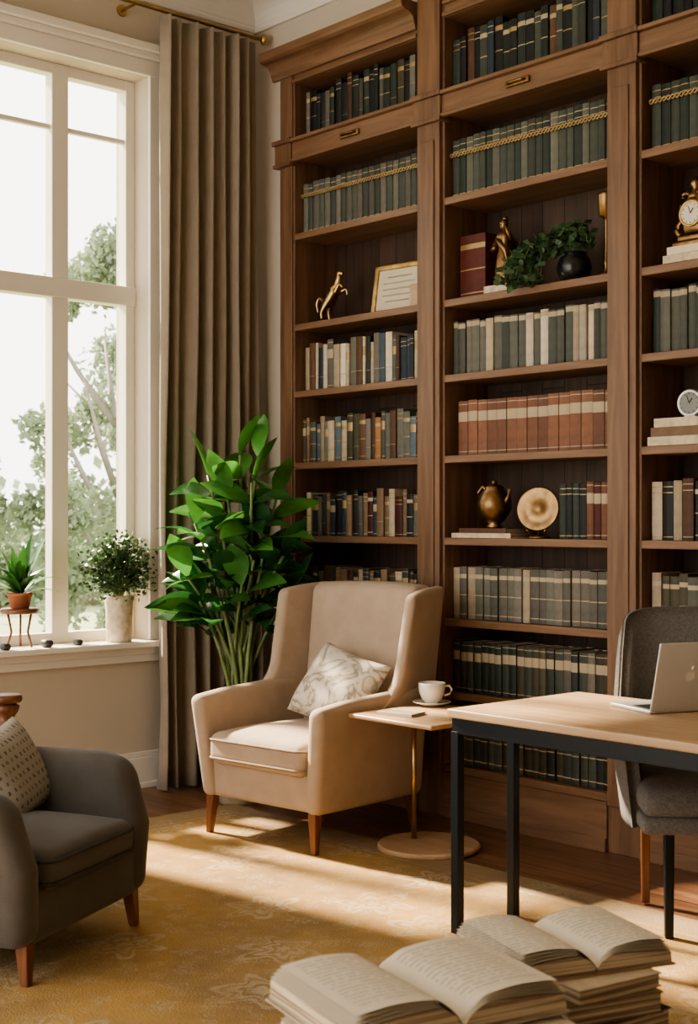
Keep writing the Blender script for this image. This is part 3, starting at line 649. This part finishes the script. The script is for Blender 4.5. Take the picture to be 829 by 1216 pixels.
# ------------------------------------------------------------ side table
t=thing("side_table","small light wood side table with brass post","side table",(1.97,-.61,0.008))
MB().rbox(-.16,.33,-.32,.19,.565,.585,.008,n=2).obj("tabletop",M['desk'],t,smooth=True)
MB().tube([(-.10,.01,.02),(-.10,.01,.565)],.011,12).obj("post",M['brass'],t,smooth=True)
MB().lathe([(0,0),(.215,0),(.218,.006),(.218,.016),(.212,.022),(0,.022)],48).obj("base",M['desk'],t,smooth=True,bevel=.002)
zt=.5935
MB().lathe([(0,0),(.045,0),(.05,.004),(.082,.014),(.085,.018),(.078,.018),(.045,.009),(0,.008)],36).obj("saucer",M['porcelain'],loc=(1.88,-.50,zt),smooth=True,label="white porcelain saucer on side table",category="saucer")
t=thing("teacup","white porcelain teacup on saucer","cup",(1.88,-.50,zt+.0095),math.radians(48))
MB().lathe([(0,0),(.028,0),(.03,.005),(.045,.02),(.056,.05),(.060,.09),(.057,.09),(.053,.05),(.042,.022),(0,.012)],36).obj("cup_body",M['porcelain'],t,smooth=True)
MB().tube([(.057,0,.074),(.075,0,.076),(.086,0,.060),(.078,0,.040),(.052,0,.034)],.005,8).obj("handle",M['porcelain'],t,smooth=True)
flatbook(1.99,-.79,zt,.17,.12,.012,M['pageplain'],"thin cream notebook on side table",.25)
# ------------------------------------------------------------ desk
t=thing("desk","light oak desk with black steel frame","desk",(2.86,-1.42,.008))
MB().rbox(0,1.7,0,.70,.725,.755,.006,n=2).obj("desktop",M['desk'],t,smooth=True)
b=MB(); b.box(.015,1.685,.01,.04,.672,.725).box(.015,1.685,.66,.69,.672,.725).box(.015,.045,.04,.66,.672,.725).box(1.655,1.685,.04,.66,.672,.725)
b.obj("frame",M['black'],t,bevel=.002)
for x,y in ((.012,.008),(.012,.29),(1.652,.008),(1.652,.655)):
    MB().box(x,x+.032,y,y+.032,0,.68).obj("leg",M['black'],t,bevel=.002)
t=thing("laptop","open silver laptop standing on the desk","laptop",(3.459,-.875,.764),math.radians(70.6))
MB().rbox(-.165,.165,0,.235,0,.012,.005,n=2).obj("base",M['silver'],t,smooth=True)
b=MB()
for r_ in range(5):
    for c_ in range(13): b.box(-.143+c_*.022,-.143+c_*.022+.019,.03+r_*.02,.03+r_*.02+.017,.012,.0135)
b.obj("keyboard",M['key'],t)
l_=MB().rbox(-.165,.165,-.004,.004,0,.235,.004,n=2).obj("lid",M['silver'],t,loc=(0,-.002,.008),rot=(math.radians(14),0,0),smooth=True)
MB().box(-.155,.155,.004,.0045,.012,.225).obj("screen",M['key'],l_)
pts=[]
for k in range(48):
    a=2*pi*k/48; r_=.019*(1-.10*math.cos(a*2+pi)*1)+(-.004*math.exp(-((a-pi/2)**2)/.08))+(-.002*math.exp(-((a-1.5*pi)**2)/.06))
    x=r_*math.cos(a); y=r_*math.sin(a)
    d=math.hypot(x-.024,y-.002)
    if d<.010: x=.024-(.010)*((.024-x)/max(d,1e-5)); 
    pts.append((x,y))
V=[(x-.03,-.0052,y+.12) for x,y in pts]; b=MB(); b.add(V,[tuple(range(48))]); b.leaf((-.03,-.0054,.142),(.5,0,1),.014,.008,0,4,0)
b.obj("emblem",M['porcelain'],l_,label="pale apple-shaped emblem")
# ------------------------------------------------------------ desk chair
t=thing("desk_chair","grey tweed tub chair pulled up to the desk","chair",(3.34,-.63,.008),math.radians(45))
b=MB(); nph,nzz=44,12
def sp(v,e): return math.copysign(abs(v)**e,v)
def top(ph):
    a=abs(math.degrees(ph)); 
    if a<48: return 1.07-.03*(a/48)**3
    k=min(1,(a-48)/22); k=k*k*(3-2*k); return 1.04*(1-k)+.66*k
for side_ in (0,1):
    for i in range(nph+1):
        ph=math.radians(-112+224*i/nph)
        for j in range(nzz+1):
            s_=j/nzz; z_=.34+(top(ph)-.34)*s_
            th=.05*side_; shr=(1-.12*(1-s_)); 
            rx=.315*shr-th; ry=.29*shr-th
            edge=.02*(1 if s_>.97 else 0)
            rx-=edge*(1-2*side_); ry-=edge*(1-2*side_)
            b.V.append((rx*sp(math.sin(ph),.7),ry*sp(math.cos(ph),.7)+.04*(s_-.3)*max(0,math.cos(ph)),z_))
N1=(nph+1)*(nzz+1)
for i in range(nph):
    for j in range(nzz):
        a=i*(nzz+1)+j; q=(a,a+nzz+1,a+nzz+2,a+1); b.F.append(q[::-1]); b.F.append(tuple(N1+k for k in q)); b.I+=[0,0]
    for j in (0,nzz):
        a=i*(nzz+1)+j; q=(a,a+nzz+1,N1+a+nzz+1,N1+a); b.F.append(q); b.I.append(0)
for i in (0,nph):
    for j in range(nzz):
        a=i*(nzz+1)+j; b.F.append((a,a+1,N1+a+1,N1+a)); b.I.append(0)
b.obj("shell",M['grayc'],t,smooth=True)
MB().rbox(-.25,.25,-.28,.22,.40,.50,.04,n=6,puff=.02).obj("seat_cushion",M['grayc'],t,smooth=True)
MB().rbox(-.25,.25,-.27,.22,.345,.405,.02,n=3).obj("seat_base",M['grayc'],t,smooth=True)
for x,y,m_,nm in ((-.16,-.24,M['black'],"dark steel leg"),(.16,-.24,M['black'],"dark steel leg"),(-.17,.19,M['legw'],"brown wooden leg"),(.17,.19,M['legw'],"brown wooden leg")):
    taperleg("leg",t,x,y,.36,0,0,.017,.014,m_).__setitem__("label",nm)
# ------------------------------------------------------------ charcoal armchair
ac=thing("lounge_armchair","charcoal velvet armchair with rounded arms and wooden legs","armchair",(1.94,-2.61,.008),math.radians(118))
MB().rbox(-.33,.33,-.36,.34,.11,.28,.03,n=4).obj("seat_base",M['grayf'],ac,smooth=True)
b=MB(); b.rbox(-.265,.265,-.39,.2,.26,.385,.045,n=8,puff=.03); piping(b,-.266,.266,-.391,.2,.355,.006); piping(b,-.266,.266,-.391,.2,.285,.006)
b.obj("seat_cushion",[M['grayf'],M['grayp']],ac,smooth=True)
for sx in (-1,1):
    def fa(p,sx=sx):
        f=(p.z-.11)/.46; g=(p.y+.37)/.75
        drop=-.035*max(0,1-g*4)**2*f
        return (p.x+sx*(.03*f),p.y-.02*f+(.075*max(0,f-.55)/.45*max(0,1-g*2.2)),p.z+drop)
    MB().rbox(sx*.33-.065,sx*.33+.065,-.37,.38,.11,.585,.06,fn=fa,n=10).obj("armrest",M['grayf'],ac,smooth=True)
MB().rbox(-.36,.36,.22,.40,.11,.80,.07,fn=lambda p:(p.x,p.y+.1*(p.z-.11)/.7,p.z),n=8).obj("backrest",M['grayf'],ac,smooth=True)
for x,y in ((-.32,-.33),(.32,-.33),(-.3,.33),(.3,.33)): taperleg("leg",ac,x,y,.125,.008*(1 if x>0 else -1),-.012,.022,.014)
p2=pillow("throw_pillow",M['pil2'],.36,.32,.13,(1.80,-2.47,.53),(0,0,0),"grey throw pillow with printed script on armchair")
p2.rotation_euler=(Matrix.Rotation(math.radians(118),3,'Z')@Matrix.Rotation(math.radians(62),3,'X')@Matrix.Rotation(math.radians(12),3,'Z')).to_euler()
t=thing("pedestal_table","turned reddish wooden pedestal table beside armchair","side table",(1.10,-2.12,.008))
MB().lathe([(0,0),(.11,0),(.11,.02),(.05,.05),(.03,.1),(.03,.40),(.045,.45),(.03,.49),(.05,.53),(.058,.56),(.04,.59),(.03,.60),(.05,.63),(.055,.65),(.035,.665),(0,.665)],28).obj("column",M['legw'],t,smooth=True)
MB().lathe([(0,.665),(.06,.665),(.065,.672),(.065,.685),(.06,.695),(0,.695)],28).obj("top",M['legw'],t,smooth=True)
# ------------------------------------------------------------ big plant
t=thing("potted_floor_plant","tall broad-leaved green plant in pot beside curtain","plant",(.64,-.60,0))
MB().lathe([(0,0),(.10,0),(.14,.28),(.15,.30),(.15,.33),(.135,.33),(.13,.30),(0,.30)],32).obj("pot",M['cream'],t,smooth=True)
MB().lathe([(0,.30),(.13,.30),(.0,.31)],24).obj("soil",M['soil'],t)
r=random.Random(21); b=MB(); f=MB()
RT=Vector((.667,.745,0)); FW=Vector((-.745,.667,0))
tips=[(-.26,1.12),(-.22,1.38),(-.17,1.62),(-.12,1.22),(-.06,1.50),(.0,1.72),(.07,1.58),(.11,1.70),(.15,1.32),(.19,1.50),(.23,1.22),(.25,1.02),(.02,1.08),(-.14,1.02),(.16,1.08),(.02,1.30),(-.2,1.0),(.08,1.2)]
for k,(u,zt_) in enumerate(tips):
    dp=r.uniform(-.22,.05); 
    tip=RT*u*.95+FW*dp*.6
    base=Vector((r.uniform(-.05,.05),r.uniform(-.05,.05),.30)); p=[]
    for j in range(13):
        s_=j/12; p.append(Vector((base.x+(tip.x-base.x)*s_**2.0,base.y+(tip.y-base.y)*s_**2.0,.30+(zt_-.30)*s_)))
    b.tube(p,[.013-.0005*j for j in range(13)],7)
    nl=8 if zt_>1.2 else 6
    for m_ in range(nl):
        s_=1-(m_/nl)*.28; j=min(12,int(s_*12)); q=p[j]
        a=m_*2.4+k*1.3; out=Vector((math.cos(a),math.sin(a),0))
        out=(out*.8+RT*(u*3.5)).normalized()
        lift=1.9 if m_==0 else r.uniform(.25,1.0)*(1-.5*m_/nl)
        d=(out+Vector((0,0,lift))).normalized()
        L=r.uniform(.25,.33)
        end=Vector((.64,-.60,0))+q+d*L
        if end.x<.24 and end.y>-.80: d.x=max(d.x,.0); d.normalize()
        if end.x<.12: L*=.6
        if end.y>-.12: d.y=min(d.y,.1); d.normalize()
        end=Vector((.64,-.60,0))+q+d*L
        if end.x>.94 and q.z<1.15 and end.y<-.25: L*=.6
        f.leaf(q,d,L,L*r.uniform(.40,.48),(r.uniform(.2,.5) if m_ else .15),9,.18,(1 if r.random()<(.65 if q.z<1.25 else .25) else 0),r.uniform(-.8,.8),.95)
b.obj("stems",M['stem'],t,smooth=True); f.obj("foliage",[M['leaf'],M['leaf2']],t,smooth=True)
# ------------------------------------------------------------ sill plants
t=thing("potted_shrub","small bushy green shrub in cream pot on windowsill","plant",(.01,-.90,.7705))
b=MB(); b.lathe([(0,0),(.062,0),(.066,.01),(.07,.16),(.074,.20),(.078,.235),(.072,.24),(.066,.235),(.064,.2),(0,.2)],28)
b.obj("pot",M['cream'],t,smooth=True)
b=MB(); r=random.Random(5)
for k in range(190):
    a=r.uniform(0,2*pi); el=r.uniform(-.7,1.4); L=r.uniform(.7,1)
    end=Vector((math.cos(a)*math.cos(el)*.11*L,math.sin(a)*math.cos(el)*.24*L,.36+math.sin(el)*.20*L)); st=Vector((0,0,.22)); md=(st+end)/2+Vector((0,0,.08))
    pts=[st.lerp(md,s_).lerp(md.lerp(end,s_),s_) for s_ in (0,.25,.5,.75,1)]; b.tube(pts,.0014,4,0)
    for m_ in range(11):
        q=pts[2+m_%3]+Vector((r.gauss(0,.02),r.gauss(0,.02),r.gauss(0,.02))); b.leaf(q,(r.gauss(0,1),r.gauss(0,1),r.gauss(.3,.8)),r.uniform(.018,.03),r.uniform(.012,.018),.1,3,.1,1,r.uniform(-1,1))
b.obj("foliage",[M['stem'],M['leafd']],t,smooth=True)
t=thing("plant_stand","small round wooden plant stand on windowsill","plant stand",(-.02,-1.45,.7705))
MB().lathe([(0,.17),(.09,.17),(.095,.178),(.095,.188),(.09,.195),(0,.195)],28).obj("top",M['legw'],t,smooth=True)
for k in range(3):
    a=k*2*pi/3+.5; MB().tube([(.085*math.cos(a)*.75,.085*math.sin(a)*.75,.17),(.06*math.cos(a)*.75,.06*math.sin(a)*.75,.08),(.09*math.cos(a)*.75,.09*math.sin(a)*.75,0.004)],.006,6).obj("leg",M['legw'],t,smooth=True)
t=thing("potted_strap_plant","green strap-leaved plant in terracotta pot on stand","plant",(-.02,-1.45,.9665))
MB().lathe([(0,0),(.045,0),(.058,.06),(.062,.06),(.062,.075),(.054,.075),(.05,.06),(0,.06)],24).obj("pot",M['terra'],t,smooth=True)
b=MB(); r=random.Random(8)
for k in range(26):
    a=k*2.4; lift=2.6-k*.09; d=Vector((math.cos(a)*.40,math.sin(a),lift)); b.leaf((0,0,.06),d,r.uniform(.26,.36)*(1-.006*k),.062,.4 if k>6 else .1,9,.3,0,0,.7)
b.obj("foliage",M['leafs'],t,smooth=True)
for k,(y,rr_) in enumerate(((-1.56,.022),(-1.335,.026),(-1.16,.02))):
    MB().rbox(-rr_*1.2,rr_*1.2,-rr_,rr_,0,rr_*1.5,rr_*.7,n=2).obj("pebble",M['stone'],loc=(.04,y,.7705),smooth=True,label="small dark rounded stone on windowsill",category="stone")
# ------------------------------------------------------------ low table and open books
t=thing("coffee_table","low round wooden coffee table under stacked books","coffee table",(4.22,-2.68,.008))
MB().lathe([(0,.17),(.42,.17),(.43,.175),(.43,.195),(.42,.20),(0,.20)],56).obj("tabletop",M['legw'],t,smooth=True)
for k in range(4):
    a=k*pi/2+.6; taperleg("leg",t,.32*math.cos(a),.32*math.sin(a),.17,0,0,.025,.018)
def open_book(loc,rz,w_,d_,h,lab,seed=0,cov='tan'):
    t=thing("open_book",lab,"book",loc,rz)
    b=MB(); b.box(-w_-.008,w_+.008,-d_/2-.006,d_/2+.006,0,.004); b.obj("cover",C[cov],t,bevel=.001)
    r=random.Random(seed)
    for sx in (-1,1):
        b=MB(); n=20; V=[];F=[];I=[]
        hs=h*(1 if sx<0 else .85)
        def zf(u): return .005+hs*(.25+.75*min(1,(u/.22))**.55 if u<.22 else 1-.30*((u-.22)/.78)**1.5)
        for i in range(n+1):
            u=i/n; x=sx*(.002+w_*u*.985); z_=zf(u)
            for y in (-d_/2,d_/2): V.append((x,y,z_))
            for y in (-d_/2,d_/2): V.append((x*(1.0 if u<.9 else 1.012),y,.0045))
        for i in range(n):
            a=i*4; q=(a,a+4,a+5,a+1); F.append(q if sx>0 else q[::-1]); I.append(0)
            q=(a+2,a+6,a+4,a); F.append(q if sx>0 else q[::-1]); I.append(1)
            q=(a+1,a+5,a+7,a+3); F.append(q if sx>0 else q[::-1]); I.append(1)
        a=n*4; F.append((a,a+2,a+3,a+1)); I.append(1)
        b.add(V,F); b.I=I
        b.obj("page_block",[M['ptext'],M['pedge']],t)
        b=MB()
        for pg in range(4):
            V=[];F=[]
            for i in range(n+1):
                u=i/n; x=sx*(.002+w_*u*(.99-.02*pg)); z_=zf(u)+.001+ .004*(pg+1)*math.sin(u*pi*.9)+.006*(pg+.5)*u*u
                V+=[(x,-d_/2+.003*pg-.003,z_),(x,d_/2-.004*pg,z_)]
            for i in range(n):
                a=i*2; F.append((a,a+2,a+3,a+1))
            b.add(V,F)
        b.obj("loose_pages",M['ptext'],t,smooth=True)
    return t
def stack(x,y,z,specs):
    for (w_,d_,h,c,rz,ox,oy) in specs:
        flatbook(x+ox,y+oy,z,w_,d_,h,c,"thick worn book lying flat in stack",rz); z+=h+.0005
    return z
th1=math.radians(76.8)
zz=.209
z1=stack(4.25,-2.89,zz,[(.36,.44,.06,C['tan'],th1+.08,0,0),(.35,.42,.055,C['brown'],th1-.06,0,0),(.36,.40,.06,C['cream'],th1+.03,0,0)])
open_book((4.25,-2.89,z1),th1-.05,.245,.34,.045,"open book with cream pages atop a stack",1)
open_book((4.205,-2.89,z1+.070),th1+.0,.235,.33,.052,"open book with curling printed pages atop another",2,'cream')
PS=th1+pi
z2=stack(4.17,-2.375,zz,[(.25,.35,.05,C['tan'],PS+.12,.02,0),(.24,.34,.045,C['cream'],PS-.15,0,0),(.25,.33,.045,C['brown'],PS+.10,.01,0),(.24,.34,.045,C['tan'],PS-.08,0,0.0),(.23,.32,.03,C['cream'],PS+.05,0,0)])
open_book((4.13,-2.36,z2),th1-.12,.19,.29,.04,"open book with cream pages on book pile",3)
# ------------------------------------------------------------ light
wd=bpy.data.worlds.new("world"); S.world=wd; wd.use_nodes=True
bg=wd.node_tree.nodes["Background"]; bg.inputs[0].default_value=(1.0,.97,.915,1); bg.inputs[1].default_value=3.2
sn=bpy.data.lights.new("sun",'SUN'); sn.energy=19; sn.angle=math.radians(3.5); sn.color=(1,.84,.63)
so=bpy.data.objects.new("sun",sn); COL.objects.link(so); so.location=(-5,-2,6)
so.rotation_euler=Vector((.75,.13,-.62)).to_track_quat('-Z','Y').to_euler()
S.view_settings.view_transform='AgX'
try: S.view_settings.look='AgX - Medium High Contrast'
except Exception as e: print(e)
S.view_settings.exposure=.42
# ------------------------------------------------------------ camera
cd=bpy.data.cameras.new("camera"); cam=bpy.data.objects.new("camera",cd); COL.objects.link(cam)
cd.sensor_fit='VERTICAL'; cd.sensor_height=36; cd.lens=48.7; cd.shift_y=.0074; cd.clip_start=.05
cam.location=(6.12,-4.78,1.4); cam.rotation_euler=(pi/2,0,math.radians(48.16))
cd.dof.use_dof=True; cd.dof.focus_distance=5.8; cd.dof.aperture_fstop=5.0
S.camera=cam
